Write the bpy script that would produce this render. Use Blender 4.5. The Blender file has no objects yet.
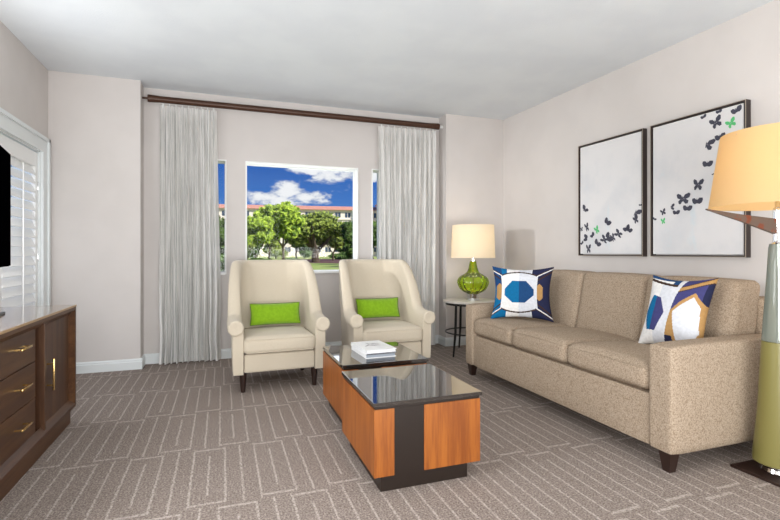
import bpy, bmesh, math, random
from mathutils import Vector, Matrix
random.seed(7)
R = math.radians
S = bpy.context.scene
COL = S.collection

# ------------------------------------------------------------ camera
cd = bpy.data.cameras.new('camera'); cam = bpy.data.objects.new('camera', cd); COL.objects.link(cam)
cd.sensor_width = 36; cd.lens = 472 / 780 * 36; cd.shift_y = -8 / 780
cd.clip_start = .05; cd.clip_end = 1000
cam.location = (0, 0, 1.11); cam.rotation_euler = (R(90), 0, -math.atan(168 / 472))
S.camera = cam
S.view_settings.view_transform = 'Standard'; S.view_settings.look = 'None'
S.view_settings.gamma = 1; S.view_settings.exposure = 0; S.view_settings.use_curve_mapping = False

# ------------------------------------------------------------ node helpers
def srgb(r, g, b):
    def f(c):
        c /= 255
        return c / 12.92 if c <= .04045 else ((c + .055) / 1.055) ** 2.4
    return (f(r), f(g), f(b), 1)

class NT:
    def __init__(s, tree): s.t = tree; s.n = tree.nodes; s.l = tree.links
    def new(s, kind, **kw):
        n = s.n.new(kind)
        for k, v in kw.items(): setattr(n, k, v)
        return n
    def put(s, sock, v):
        if isinstance(v, bpy.types.NodeSocket): s.l.new(v, sock)
        else: sock.default_value = v
    def math(s, op, a, b=0.0, c=0.0):
        n = s.new('ShaderNodeMath', operation=op)
        s.put(n.inputs[0], a); s.put(n.inputs[1], b); s.put(n.inputs[2], c)
        return n.outputs[0]
    def mix(s, f, a, b):
        n = s.new('ShaderNodeMix', data_type='RGBA')
        s.put(n.inputs[0], f); s.put(n.inputs[6], a); s.put(n.inputs[7], b)
        return n.outputs[2]
    def noise(s, vec, scale, detail=3, rough=.5):
        n = s.new('ShaderNodeTexNoise'); n.inputs['Scale'].default_value = scale
        n.inputs['Detail'].default_value = detail; n.inputs['Roughness'].default_value = rough
        if vec is not None: s.l.new(vec, n.inputs['Vector'])
        return n.outputs['Fac']
    def coord(s, which='Object'): return s.new('ShaderNodeTexCoord').outputs[which]
    def mapping(s, vec, scale=(1, 1, 1), rot=(0, 0, 0)):
        n = s.new('ShaderNodeMapping'); s.l.new(vec, n.inputs['Vector'])
        n.inputs['Scale'].default_value = scale; n.inputs['Rotation'].default_value = rot
        return n.outputs[0]
    def smooth(s, v, a, b):
        n = s.new('ShaderNodeMapRange', interpolation_type='SMOOTHSTEP')
        s.put(n.inputs[0], v); n.inputs[1].default_value = a; n.inputs[2].default_value = b
        return n.outputs[0]
    def bump(s, h, strength, dist=.01):
        n = s.new('ShaderNodeBump'); n.inputs['Strength'].default_value = strength
        n.inputs['Distance'].default_value = dist; s.l.new(h, n.inputs['Height'])
        return n.outputs[0]

# ------------------------------------------------------------ sky
SUN_E, SKY_K = 6.0, 1.0
w = bpy.data.worlds.new('sky'); S.world = w; w.use_nodes = True
T = NT(w.node_tree); T.n.clear()
gen = T.coord('Generated')
sep = T.new('ShaderNodeSeparateXYZ'); T.l.new(gen, sep.inputs[0])
sky = T.mix(T.smooth(sep.outputs[2], -.02, .22), srgb(96, 150, 220), srgb(38, 92, 178))
az = T.math('ARCTAN2', sep.outputs[0], sep.outputs[1])       # 0 along +Y, positive towards +X
el = T.math('ARCSINE', sep.outputs[2])
cvec = T.mapping(gen, (1, 1, 2.2))
wob = T.noise(cvec, 9, 5, .6); wob2 = T.noise(T.mapping(cvec, (1, 1, 1), (0, 0, 1.3)), 22, 5, .6)
def blob(a0, e0, ra, re):
    u = T.math('DIVIDE', T.math('SUBTRACT', az, R(a0)), R(ra)); v = T.math('DIVIDE', T.math('SUBTRACT', el, R(e0)), R(re))
    return T.math('SUBTRACT', 1.0, T.math('SQRT', T.math('ADD', T.math('MULTIPLY', u, u), T.math('MULTIPLY', v, v))))
den = None
for b in [(14.2, 9.3, 5.2, 1.5), (10.5, 9.9, 3.2, 1.0), (17.5, 9.7, 3.5, 1.1), (7.2, 7.2, 2.8, 1.2), (5.0, 6.5, 2.2, .9), (9.4, 6.4, 2.6, 1.0), (7.0, 5.9, 4.0, 1.0), 
          (-20, 14, 9, 2.5), (35, 12, 9, 2.5), (60, 20, 14, 4), (-60, 16, 12, 3), (15, 30, 12, 5)]:
    q = blob(*b); den = q if den is None else T.math('MAXIMUM', den, q)
den = T.math('ADD', den, T.math('MULTIPLY', T.math('SUBTRACT', wob, .5), 1.8))
den = T.math('ADD', den, T.math('MULTIPLY', T.math('SUBTRACT', wob2, .5), 2.0))
fac = T.smooth(den, .02, .5)
cloud = T.mix(T.smooth(T.math('ADD', den, T.math('MULTIPLY', wob2, .5)), .25, 1.0), srgb(190, 198, 216), srgb(246, 246, 250))
col = T.mix(fac, sky, cloud)
bg = T.new('ShaderNodeBackground'); T.l.new(col, bg.inputs[0]); bg.inputs[1].default_value = SKY_K
T.l.new(bg.outputs[0], T.new('ShaderNodeOutputWorld').inputs[0])

# ------------------------------------------------------------ lights
def light(name, kind, loc, energy, color=(1, 1, 1), rot=None, target=None, **kw):
    d = bpy.data.lights.new(name, kind); o = bpy.data.objects.new(name, d); COL.objects.link(o)
    d.energy = energy; d.color = color; o.location = loc
    for k, v in kw.items(): setattr(d, k, v)
    if target is not None: o.rotation_euler = (Vector(target) - Vector(loc)).to_track_quat('-Z', 'Y').to_euler()
    elif rot: o.rotation_euler = rot
    return o
light('sun', 'SUN', (20, -20, 40), SUN_E, (1, .95, .86), rot=(R(50), 0, R(38)), angle=R(.6))
light('fill_behind_camera', 'AREA', (-.1, -1.25, 1.25), 54, (1, .99, .975), target=(1.2, 5, .8), shape='RECTANGLE', size=3.0, size_y=2.2)  # added soft front fill
light('ceiling_fill', 'AREA', (.8, -.95, .75), 125, (.95, .98, 1), target=(.9, 2.6, 2.74), shape='RECTANGLE', size=3.4, size_y=1.1)  # added panel aimed upwards to brighten the ceiling, not a room lamp
light('daylight_left_window', 'AREA', (-1.37, 1.75, 1.35), 46, (.97, .985, 1), target=(1.6, 2.0, 1.0), shape='RECTANGLE', size=1.0, size_y=.8)
light('daylight_left_window_far', 'SPOT', (-1.36, 4.04, 1.70), 190, (.97, .985, 1), target=(3.0, 4.45, 1.3), spot_size=R(46), spot_blend=.9, shadow_soft_size=.03)  # added narrow spot for the window daylight, aimed to cast the lampshade's shadow
light('daylight_left_window_glow', 'AREA', (-1.36, 3.85, 1.35), 4.5, (.97, .985, 1), target=(.4, 4.9, .7), shape='RECTANGLE', size=.3, size_y=.8)
light('daylight_left_window_upper', 'AREA', (-1.36, 3.5, 1.92), 9, (.97, .985, 1), target=(.6, 3.4, 2.74), shape='RECTANGLE', size=.9, size_y=.4)
light('daylight_outside_shutters', 'AREA', (-1.98, 3.4, 1.1), 22, (1, 1, 1), target=(0, 3.4, 1.1), shape='RECTANGLE', size=2.6, size_y=2.0)
light('daylight_picture_window', 'AREA', (.85, 5.62, 1.5), 10, (.95, .98, 1), target=(.85, 0, .9), shape='RECTANGLE', size=1.2, size_y=1.1)

# ------------------------------------------------------------ materials
MATS = {}
def pbr(name, color, rough=.6, metal=0.0, spec=.5, **kw):
    m = bpy.data.materials.new(name); m.use_nodes = True
    t = NT(m.node_tree); p = t.n['Principled BSDF']
    p.inputs['Base Color'].default_value = color; p.inputs['Roughness'].default_value = rough
    p.inputs['Metallic'].default_value = metal; p.inputs['Specular IOR Level'].default_value = spec
    for k, v in kw.items(): p.inputs[k].default_value = v
    m['p'] = 1; MATS[name] = m
    return m, t, p

def mottled(name, c1, c2, scale, rough=.8, bump=.2, detail=3, lo=.35, hi=.65, bscale=None, dist=.01, **kw):
    m, t, p = pbr(name, c1, rough, **kw)
    co = t.coord(); n = t.noise(co, scale, detail)
    t.l.new(t.mix(t.smooth(n, lo, hi), c1, c2), p.inputs['Base Color'])
    if bump:
        t.l.new(t.bump(t.noise(co, bscale or scale, detail), bump, dist), p.inputs['Normal'])
    return m

wall_m = mottled('wall_paint', srgb(206, 200, 196), srgb(209, 203, 199), 3, .85, .05, bscale=160, dist=.002, spec=.25)
ceil_m = mottled('ceiling_paint', srgb(224, 228, 231), srgb(219, 223, 227), 2.2, .9, .35, bscale=90, dist=.004, spec=.2)
trim_m, _, _ = pbr('white_trim_paint', srgb(222, 226, 226), .4)
frame_m, _, _ = pbr('white_window_frame', srgb(240, 240, 238), .4)

def wood(name, c1, c2, rough, scale, axis='Z', coat=0.0, stretch=14, spec=.5):
    m, t, p = pbr(name, c1, rough, spec=spec)
    sc = {'X': (1, stretch, stretch), 'Y': (stretch, 1, stretch), 'Z': (stretch, stretch, 1)}[axis]
    v = t.mapping(t.coord(), sc)
    n = t.noise(v, scale, 5, .6); n2 = t.noise(v, scale * 5, 3)
    f = t.math('ADD', t.math('MULTIPLY', n, .75), t.math('MULTIPLY', n2, .25))
    t.l.new(t.mix(t.smooth(f, .38, .64), c1, c2), p.inputs['Base Color'])
    p.inputs['Coat Weight'].default_value = coat; p.inputs['Coat Roughness'].default_value = .12
    return m
cherry = wood('cherry_wood', srgb(158, 90, 28), srgb(126, 64, 14), .42, 1.4, 'Z', .0)
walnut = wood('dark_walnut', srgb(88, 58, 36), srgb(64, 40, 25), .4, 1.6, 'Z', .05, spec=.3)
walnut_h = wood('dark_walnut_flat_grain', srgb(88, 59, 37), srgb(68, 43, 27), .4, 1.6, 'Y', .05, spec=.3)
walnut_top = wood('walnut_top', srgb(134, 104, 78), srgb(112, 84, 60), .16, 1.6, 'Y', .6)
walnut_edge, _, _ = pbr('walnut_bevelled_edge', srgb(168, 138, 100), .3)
espresso, _, _ = pbr('espresso_wood', srgb(42, 26, 20), .35)
black_lam, _, _ = pbr('black_laminate', srgb(34, 24, 18), .35)
smoked, _, _ = pbr('smoked_glass_top', srgb(38, 33, 30), .03, IOR=2.1)
smoked.node_tree.nodes['Principled BSDF'].inputs['Coat Weight'].default_value = .5
gap_m, _, _ = pbr('dark_gap', srgb(22, 15, 12), .8)
brass, _, _ = pbr('brushed_brass', srgb(226, 188, 122), .25, 1.0)
chrome, _, _ = pbr('polished_chrome', srgb(225, 225, 225), .08, 1.0)
black_metal, _, _ = pbr('black_metal', srgb(22, 20, 20), .4, .3)
bronze_rod, _, _ = pbr('bronze_rod', srgb(70, 42, 26), .4, .2)
tv_black, _, _ = pbr('television_black', srgb(2, 2, 3), .6, spec=0)
white_plastic, _, _ = pbr('white_plastic', srgb(228, 228, 226), .4)
marble = mottled('pale_stone_top', srgb(222, 216, 208), srgb(204, 196, 188), 12, .3, 0)
paper, _, _ = pbr('book_pages', srgb(214, 214, 216), .8)
book_white = mottled('book_white_cover', srgb(236, 236, 236), srgb(228, 228, 230), 20, .35, 0)
book_ink, _, _ = pbr('book_black_board', srgb(38, 40, 48), .45)
book_grey, _, _ = pbr('book_faint_print', srgb(176, 172, 174), .6)
page_grey, _, _ = pbr('book_grey_pages', srgb(140, 146, 154), .8)

cream = mottled('cream_linen', srgb(203, 192, 173), srgb(194, 182, 162), 260, .9, .25, bscale=420, dist=.002, spec=.2)
cream.node_tree.nodes['Principled BSDF'].inputs['Sheen Weight'].default_value = .15
green_v = mottled('lime_green_velvet', srgb(126, 166, 24), srgb(116, 157, 18), 40, .85, .3, bscale=120, dist=.003, spec=.2)
green_v.node_tree.nodes['Principled BSDF'].inputs['Sheen Weight'].default_value = .3
green_p, _, _ = pbr('green_piping', srgb(80, 104, 12), .8)

# boucle sofa
m, t, p = pbr('taupe_boucle', srgb(170, 150, 125), .95, spec=.15)
co = t.coord(); vo = t.new('ShaderNodeTexVoronoi'); vo.inputs['Scale'].default_value = 150; t.l.new(co, vo.inputs['Vector'])
n = t.noise(co, 120, 4, .65)
f = t.math('ADD', t.math('MULTIPLY', vo.outputs['Distance'], .5), t.math('MULTIPLY', n, .8))
t.l.new(t.mix(t.smooth(f, .42, .88), srgb(178, 161, 142), srgb(142, 124, 104)), p.inputs['Base Color'])
t.l.new(t.bump(t.math('SUBTRACT', 1.0, f), .5, .006), p.inputs['Normal'])
boucle = m

def cloth(name, c): return mottled(name, c, tuple(x * .9 for x in c[:3]) + (1,), 60, .85, .2, bscale=300, dist=.002, spec=.2)
PAT = [cloth('pillow_white', srgb(226, 224, 222)), cloth('pillow_grey_white', srgb(206, 208, 214)), cloth('pillow_blue', srgb(8, 100, 148)),
       cloth('pillow_deep_blue', srgb(26, 66, 112)), cloth('pillow_navy', srgb(34, 38, 68)), cloth('pillow_tan', srgb(172, 134, 84)), cloth('pillow_brown', srgb(62, 44, 36)),
       cloth('pillow_indigo', srgb(62, 62, 110))]

# sheer curtain
m, t, p = pbr('sheer_curtain', srgb(208, 212, 207), .9, spec=.1)
co = t.coord(); v = t.mapping(co, (60, 6, 1.0)); n = t.noise(v, 1.6, 5, .7)
cc = t.mix(t.smooth(n, .36, .66), srgb(254, 252, 249), srgb(206, 206, 203))
t.l.new(cc, p.inputs['Base Color'])
tr = t.new('ShaderNodeBsdfTranslucent'); t.l.new(cc, tr.inputs[0])
tp = t.new('ShaderNodeBsdfTransparent')
m1 = t.new('ShaderNodeMixShader'); m1.inputs[0].default_value = .25
t.l.new(p.outputs[0], m1.inputs[1]); t.l.new(tr.outputs[0], m1.inputs[2])
m2 = t.new('ShaderNodeMixShader'); m2.inputs[0].default_value = .07
t.l.new(m1.outputs[0], m2.inputs[1]); t.l.new(tp.outputs[0], m2.inputs[2])
t.l.new(m2.outputs[0], t.n['Material Output'].inputs[0])
sheer = m

def glassy(name, tint=(1, 1, 1, 1), refl=.08):
    m = bpy.data.materials.new(name); m.use_nodes = True; t = NT(m.node_tree); t.n.clear()
    a = t.new('ShaderNodeBsdfTransparent'); a.inputs[0].default_value = tint
    g = t.new('ShaderNodeBsdfGlossy'); g.inputs['Roughness'].default_value = .02
    fr = t.new('ShaderNodeFresnel'); fr.inputs[0].default_value = 1.45
    mx = t.new('ShaderNodeMixShader'); t.l.new(t.math('MULTIPLY', fr.outputs[0], refl * 10), mx.inputs[0])
    t.l.new(a.outputs[0], mx.inputs[1]); t.l.new(g.outputs[0], mx.inputs[2])
    t.l.new(mx.outputs[0], t.new('ShaderNodeOutputMaterial').inputs[0])
    return m
pane_m = glassy('window_glass', (.98, .99, .985, 1), .02)
green_glass = glassy('green_glass', (.74, .90, .14, 1), .12)
clear_glass = glassy('clear_lamp_glass', (.86, .88, .85, 1), .10)
t = NT(clear_glass.node_tree); o_ = [n for n in t.n if n.type == 'OUTPUT_MATERIAL'][0]; src = o_.inputs[0].links[0].from_socket
df = t.new('ShaderNodeBsdfDiffuse'); df.inputs[0].default_value = srgb(140, 146, 136)
mx = t.new('ShaderNodeMixShader'); mx.inputs[0].default_value = .55; t.l.new(src, mx.inputs[1]); t.l.new(df.outputs[0], mx.inputs[2]); t.l.new(mx.outputs[0], o_.inputs[0])
olive_fill, _, _ = pbr('olive_frosted_glass', srgb(122, 115, 64), .3)
crystal = chrome

def shade_mat(name, c, emit, ecol):
    m, t, p = pbr(name, c, .9, spec=.1)
    p.inputs['Emission Color'].default_value = ecol; p.inputs['Emission Strength'].default_value = emit
    n = t.noise(t.coord(), 150, 2)
    t.l.new(t.mix(n, c, tuple(x * .95 for x in c[:3]) + (1,)), p.inputs['Base Color'])
    tr = t.new('ShaderNodeBsdfTranslucent'); tr.inputs[0].default_value = c
    mx = t.new('ShaderNodeMixShader'); mx.inputs[0].default_value = .5
    t.l.new(p.outputs[0], mx.inputs[1]); t.l.new(tr.outputs[0], mx.inputs[2])
    t.l.new(mx.outputs[0], t.n['Material Output'].inputs[0])
    return m
shade_small = shade_mat('glowing_cream_shade', srgb(232, 222, 204), .26, srgb(255, 238, 204))
shade_big = shade_mat('glowing_warm_shade', srgb(226, 200, 154), .13, srgb(255, 216, 150))
bulb_m, _, pb = pbr('lamp_bulb', (1, 1, 1, 1)); pb.inputs['Emission Color'].default_value = (1, .85, .6, 1); pb.inputs['Emission Strength'].default_value = 6

# carpet: rows of nested long brackets woven in pale lines
m, t, p = pbr('carpet', srgb(140, 130, 122), .97, spec=.08)
co = t.coord(); sp = t.new('ShaderNodeSeparateXYZ'); t.l.new(co, sp.inputs[0])
wobx = t.math('MULTIPLY', t.math('SUBTRACT', t.noise(t.mapping(co, (1, 5, 1)), 6, 2), .5), .012)
X = t.math('ADD', sp.outputs[0], wobx); Yc = t.math('ADD', sp.outputs[1], t.math('MULTIPLY', t.math('SUBTRACT', t.noise(co, 9, 2), .5), .012))
PX, PY = .0785, .655
ry = t.math('DIVIDE', t.math('SUBTRACT', Yc, 2.20 - .655 * 6), PY); row = t.math('FLOOR', ry); v = t.math('FRACT', ry)
xs = t.math('DIVIDE', t.math('SUBTRACT', X, .172 - PX * 40), PX)
xs = t.math('ADD', xs, t.math('MULTIPLY', t.math('MODULO', row, 2.0), 2.0))
xs = t.math('ADD', xs, t.math('MULTIPLY', t.math('FLOOR', t.math('MULTIPLY', t.math('MODULO', t.math('MULTIPLY', row, 0.37), 1.0), 2.0)), 0.35))
q = t.math('MODULO', xs, 4.0)                       # 0 = left side of a box, 1 short inner line, 2 right side, 3 through line
ln = t.math('ABSOLUTE', t.math('SUBTRACT', t.math('FRACT', t.math('ADD', q, .5)), .5))
LW = .06
line = t.math('SUBTRACT', 1.0, t.smooth(ln, LW * .6, LW * 1.5))
inner = t.math('MULTIPLY', t.math('GREATER_THAN', q, .5), t.math('LESS_THAN', q, 1.5))
short = t.math('MULTIPLY', t.math('GREATER_THAN', v, .16), t.math('LESS_THAN', v, .84))
keep = t.math('SUBTRACT', 1.0, t.math('MULTIPLY', inner, t.math('SUBTRACT', 1.0, short)))
inrow = t.math('MULTIPLY', t.math('GREATER_THAN', v, .045), t.math('LESS_THAN', v, .97))
thr = t.math('GREATER_THAN', q, 2.5)
keep2 = t.math('MAXIMUM', inrow, t.math('MULTIPLY', thr, 1.0))
line = t.math('MULTIPLY', t.math('MULTIPLY', line, keep), keep2)
inbox = t.math('LESS_THAN', q, 2.04)
dv1 = t.math('ABSOLUTE', t.math('SUBTRACT', v, .045)); dv2 = t.math('ABSOLUTE', t.math('SUBTRACT', v, .965))
cross = t.math('SUBTRACT', 1.0, t.smooth(t.math('MINIMUM', dv1, dv2), .007, .018))
line = t.math('MAXIMUM', line, t.math('MULTIPLY', cross, inbox))
fib = t.noise(co, 120, 3, .75); fib2 = t.noise(t.mapping(co, (1, .18, 1)), 120, 3, .6); big = t.noise(co, 3.5, 2)
base = t.mix(t.smooth(fib, .34, .66), srgb(106, 95, 88), srgb(176, 163, 154))
base = t.mix(t.math('MULTIPLY', t.smooth(fib2, .4, .62), .35), base, srgb(112, 101, 94))
base = t.mix(t.math('MULTIPLY', t.smooth(big, .35, .65), .12), base, srgb(120, 108, 100))
edge = t.smooth(t.noise(co, 60, 3, .7), .28, .6)
base = t.mix(t.math('MULTIPLY', t.math('MULTIPLY', line, edge), .52), base, srgb(212, 200, 190))
t.l.new(base, p.inputs['Base Color'])
t.l.new(t.bump(fib, .5, .006), p.inputs['Normal'])
carpet = m

canvas_m, t, p = pbr('painted_canvas', srgb(216, 216, 218), .7)
co = t.coord(); n1 = t.noise(co, 3.2, 4, .6); n2 = t.noise(t.mapping(co, (1, 1.7, 1), (.3, .2, .5)), 4.5, 4, .6)
c1 = t.mix(t.smooth(n1, .4, .7), srgb(216, 214, 214), srgb(206, 206, 208))
t.l.new(t.mix(t.math('MULTIPLY', t.smooth(n2, .6, .78), .35), c1, srgb(186, 212, 222)), p.inputs['Base Color'])
bfly, _, _ = pbr('butterfly_charcoal', srgb(62, 62, 76), .7)
bfly_g, _, _ = pbr('butterfly_green', srgb(88, 186, 116), .7)
art_frame, _, _ = pbr('dark_bronze_frame', srgb(48, 36, 32), .35)
art_lip, _, _ = pbr('champagne_frame_edge', srgb(176, 164, 150), .35, .4)

# ------------------------------------------------------------ mesh helpers
def prop(o, label=None, cat=None, group=None, kind=None):
    if label: o['label'] = label
    if cat: o['category'] = cat
    if group: o['group'] = group
    if kind: o['kind'] = kind
    return o
def empty(name, loc=(0, 0, 0), rz=0, label=None, cat=None, group=None, kind=None):
    o = bpy.data.objects.new(name, None); COL.objects.link(o); o.location = loc; o.rotation_euler = (0, 0, rz)
    o.empty_display_size = .1
    return prop(o, label, cat, group, kind)
def link(name, bm, mats, parent=None, smooth=True, kind=None, sharp=35):
    me = bpy.data.meshes.new(name); bmesh.ops.recalc_face_normals(bm, faces=bm.faces); bm.to_mesh(me); bm.free()
    if not isinstance(mats, (list, tuple)): mats = [mats]
    for mm in mats: me.materials.append(mm)
    if smooth:
        me.polygons.foreach_set('use_smooth', [True] * len(me.polygons))
        me.set_sharp_from_angle(angle=R(sharp))
    o = bpy.data.objects.new(name, me); COL.objects.link(o)
    if parent is not None: o.parent = parent
    if kind: o['kind'] = kind
    return o
def box(bm, x0, x1, y0, y1, z0, z1, bev=0, mi=0, seg=2):
    r = bmesh.ops.create_cube(bm, size=1)
    vs = r['verts']
    for v in vs:
        v.co = Vector((x0 + (v.co.x + .5) * (x1 - x0), y0 + (v.co.y + .5) * (y1 - y0), z0 + (v.co.z + .5) * (z1 - z0)))
    fs = set(f for v in vs for f in v.link_faces)
    for f in fs: f.material_index = mi
    if bev:
        es = set(e for v in vs for e in v.link_edges)
        bmesh.ops.bevel(bm, geom=list(es), offset=bev, segments=seg, affect='EDGES', profile=.5, material=-1)
    return vs
def B(*a, **k):
    bm = bmesh.new(); box(bm, *a, **k); return bm
def lathe(bm, prof, c=(0, 0, 0), n=32, mi=0, cap=True, ribs=0, ramp=0.0):
    rings = []
    for r, z in prof:
        ring = []
        for i in range(n):
            a = 2 * math.pi * i / n
            rr = r * (1 + (ramp * (abs(math.cos(ribs * a / 2)) - .6) if ribs else 0))
            ring.append(bm.verts.new((c[0] + rr * math.cos(a), c[1] + rr * math.sin(a), c[2] + z)))
        rings.append(ring)
    for a, b in zip(rings, rings[1:]):
        for i in range(n):
            f = bm.faces.new((a[i], a[(i + 1) % n], b[(i + 1) % n], b[i])); f.material_index = mi
    if cap:
        for ring in (rings[0], rings[-1]):
            f = bm.faces.new(ring); f.material_index = mi
    return rings
def L(prof, **k):
    bm = bmesh.new(); lathe(bm, prof, **k); return bm
def tube(bm, pts, rad, n=10, mi=0, cap=True):
    pts = [Vector(p) for p in pts]
    rads = rad if isinstance(rad, (list, tuple)) else [rad] * len(pts)
    rings = []
    for i, p in enumerate(pts):
        d = (pts[min(i + 1, len(pts) - 1)] - pts[max(i - 1, 0)]).normalized()
        up = Vector((0, 0, 1)) if abs(d.z) < .9 else Vector((1, 0, 0))
        a = d.cross(up).normalized(); b = d.cross(a).normalized()
        rings.append([bm.verts.new(p + (a * math.cos(2 * math.pi * k / n) + b * math.sin(2 * math.pi * k / n)) * rads[i]) for k in range(n)])
    for r0, r1 in zip(rings, rings[1:]):
        for k in range(n):
            f = bm.faces.new((r0[k], r0[(k + 1) % n], r1[(k + 1) % n], r1[k])); f.material_index = mi
    if cap:
        for ring in (rings[0], rings[-1]):
            f = bm.faces.new(ring); f.material_index = mi
def frustum(bm, cx, cy, z0, z1, h0, h1, ox=0, oy=0, bev=.003):
    """square leg: half width h0 at the foot, h1 at the top; the foot is shifted by ox, oy"""
    vs = []
    for z, h, sx, sy in ((z0, h0, ox, oy), (z1, h1, 0, 0)):
        vs.append([bm.verts.new((cx + sx + a * h, cy + sy + b * h, z)) for a, b in ((-1, -1), (1, -1), (1, 1), (-1, 1))])
    bm.faces.new(vs[0][::-1]); bm.faces.new(vs[1])
    for i in range(4): bm.faces.new((vs[0][i], vs[0][(i + 1) % 4], vs[1][(i + 1) % 4], vs[1][i]))
def cushion(bm, x0, x1, y0, y1, z0, z1, r=.04, crown=.02, side=.0, n=12, mi=0, top_only=False):
    """soft box: rounded edges, crowned faces"""
    old = set(bm.verts)
    r_ = bmesh.ops.create_cube(bm, size=2)
    es = list(set(e for v in r_['verts'] for e in v.link_edges))
    bmesh.ops.subdivide_edges(bm, edges=es, cuts=n, use_grid_fill=True)
    vs = [v for v in bm.verts if v not in old]
    hx, hy, hz = (x1 - x0) / 2, (y1 - y0) / 2, (z1 - z0) / 2
    cx, cy, cz = (x0 + x1) / 2, (y0 + y1) / 2, (z0 + z1) / 2
    for v in vs:
        # push grid lines towards the edges so the rounding is sampled
        g = [math.copysign(abs(c) ** .75, c) for c in v.co]
        p = Vector((g[0] * hx, g[1] * hy, g[2] * hz))
        q = Vector((max(-hx + r, min(hx - r, p.x)), max(-hy + r, min(hy - r, p.y)), max(-hz + r, min(hz - r, p.z))))
        d = p - q
        if d.length > 1e-9: p = q + d.normalized() * r
        fx, fy, fz = [max(0, 1 - c * c) for c in g]
        if not (top_only and g[2] < 0): p.z += math.copysign(crown * fx ** .6 * fy ** .6, g[2]) * abs(g[2])
        p.x += side * fy * fz * g[0]; p.y += side * fx * fz * g[1]
        v.co = p + Vector((cx, cy, cz))
    for v in vs:
        for f in v.link_faces: f.material_index = mi
    return vs
def throw(bm, wx, hz, th, n=72, pat=None, ears=.05):
    """knife-edge pillow in the XZ plane, its front facing -Y; pat(u, v) -> material index, u and v in -1..1"""
    def P(i, j, s):
        u, v = -1 + 2 * i / n, -1 + 2 * j / n
        x = u * wx / 2 * (1 - ears * (1 - v * v)); z = v * hz / 2 * (1 - ears * (1 - u * u))
        f = max(0, (1 - abs(u) ** 2.6)) ** .55 * max(0, (1 - abs(v) ** 2.6)) ** .55
        f += .02 * math.sin(7 * u + 3 * v) * f
        return Vector((x, s * th / 2 * f, z))
    front = [[bm.verts.new(P(i, j, -1)) for j in range(n + 1)] for i in range(n + 1)]
    back = [[front[i][j] if i in (0, n) or j in (0, n) else bm.verts.new(P(i, j, 1)) for j in range(n + 1)] for i in range(n + 1)]
    for i in range(n):
        for j in range(n):
            u, v = -1 + 2 * (i + .5) / n, -1 + 2 * (j + .5) / n
            mi = pat(u, v) if pat else 0
            f = bm.faces.new((front[i][j], front[i + 1][j], front[i + 1][j + 1], front[i][j + 1])); f.material_index = mi
            f = bm.faces.new((back[i][j], back[i][j + 1], back[i + 1][j + 1], back[i + 1][j])); f.material_index = mi
def copy_tree(o, parent=None):
    c = o.copy(); COL.objects.link(c); c.parent = parent
    for ch in list(o.children): copy_tree(ch, c)
    return c

# ============================================================ ROOM
YB, YR, CH = 5.02, 5.22, 2.74          # wall face, recessed wall face, ceiling height
XL = -1.47
def xr(y): return 3.27 + (YB - y) * .033   # face of the right wall
RX0, RX1 = -.73, 2.49                  # the recess
YF = -1.6
ZW0, ZW1 = .885, 2.065                 # window openings
WIN = [(-.10, .038), (.24, 1.462), (1.637, 1.760)]

bm = B(XL - .3, 3.7, YF - .2, 5.42, -.06, 0); link('floor', bm, carpet, smooth=False, kind='structure')
bm = B(XL - .3, 3.7, YF - .2, 5.42, CH, CH + .12); link('ceiling', bm, ceil_m, smooth=False, kind='structure')
bm = bmesh.new()
box(bm, XL, RX0, YB, 5.42, 0, CH); box(bm, RX1, 3.6, YB, 5.42, 0, CH)
xs_ = [RX0] + [q for a in WIN for q in a] + [RX1]
for i in range(0, len(xs_), 2): box(bm, xs_[i], xs_[i + 1], YR, 5.42, 0, CH)
for a, b in WIN: box(bm, a, b, YR, 5.42, 0, ZW0); box(bm, a, b, YR, 5.42, ZW1, CH)
link('wall_back', bm, wall_m, smooth=False, kind='structure')
# right wall, very slightly off square
bm = bmesh.new(); y0, y1 = YF, YB
v = [bm.verts.new(p) for p in ((xr(y0), y0, 0), (xr(y1), y1, 0), (3.7, y1, 0), (3.7, y0, 0), (xr(y0), y0, CH), (xr(y1), y1, CH), (3.7, y1, CH), (3.7, y0, CH))]
for f in ((0, 1, 2, 3), (4, 5, 6, 7), (0, 1, 5, 4), (1, 2, 6, 5), (2, 3, 7, 6), (3, 0, 4, 7)): bm.faces.new([v[i] for i in f])
link('wall_right', bm, wall_m, smooth=False, kind='structure')
# left wall with a tall shuttered window
LY0, LY1, LZ0, LZ1 = 1.0, 4.83, .12, 1.975
bm = bmesh.new()
box(bm, XL - .2, XL, LY1, 5.42, 0, CH); box(bm, XL - .2, XL, YF, LY0, 0, CH)
box(bm, XL - .2, XL, LY0, LY1, 0, LZ0); box(bm, XL - .2, XL, LY0, LY1, LZ1, CH)
link('wall_left', bm, wall_m, smooth=False, kind='structure')
link('wall_front', B(XL - .2, 3.7, YF - .2, YF, 0, CH), wall_m, smooth=False, kind='structure')
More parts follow.
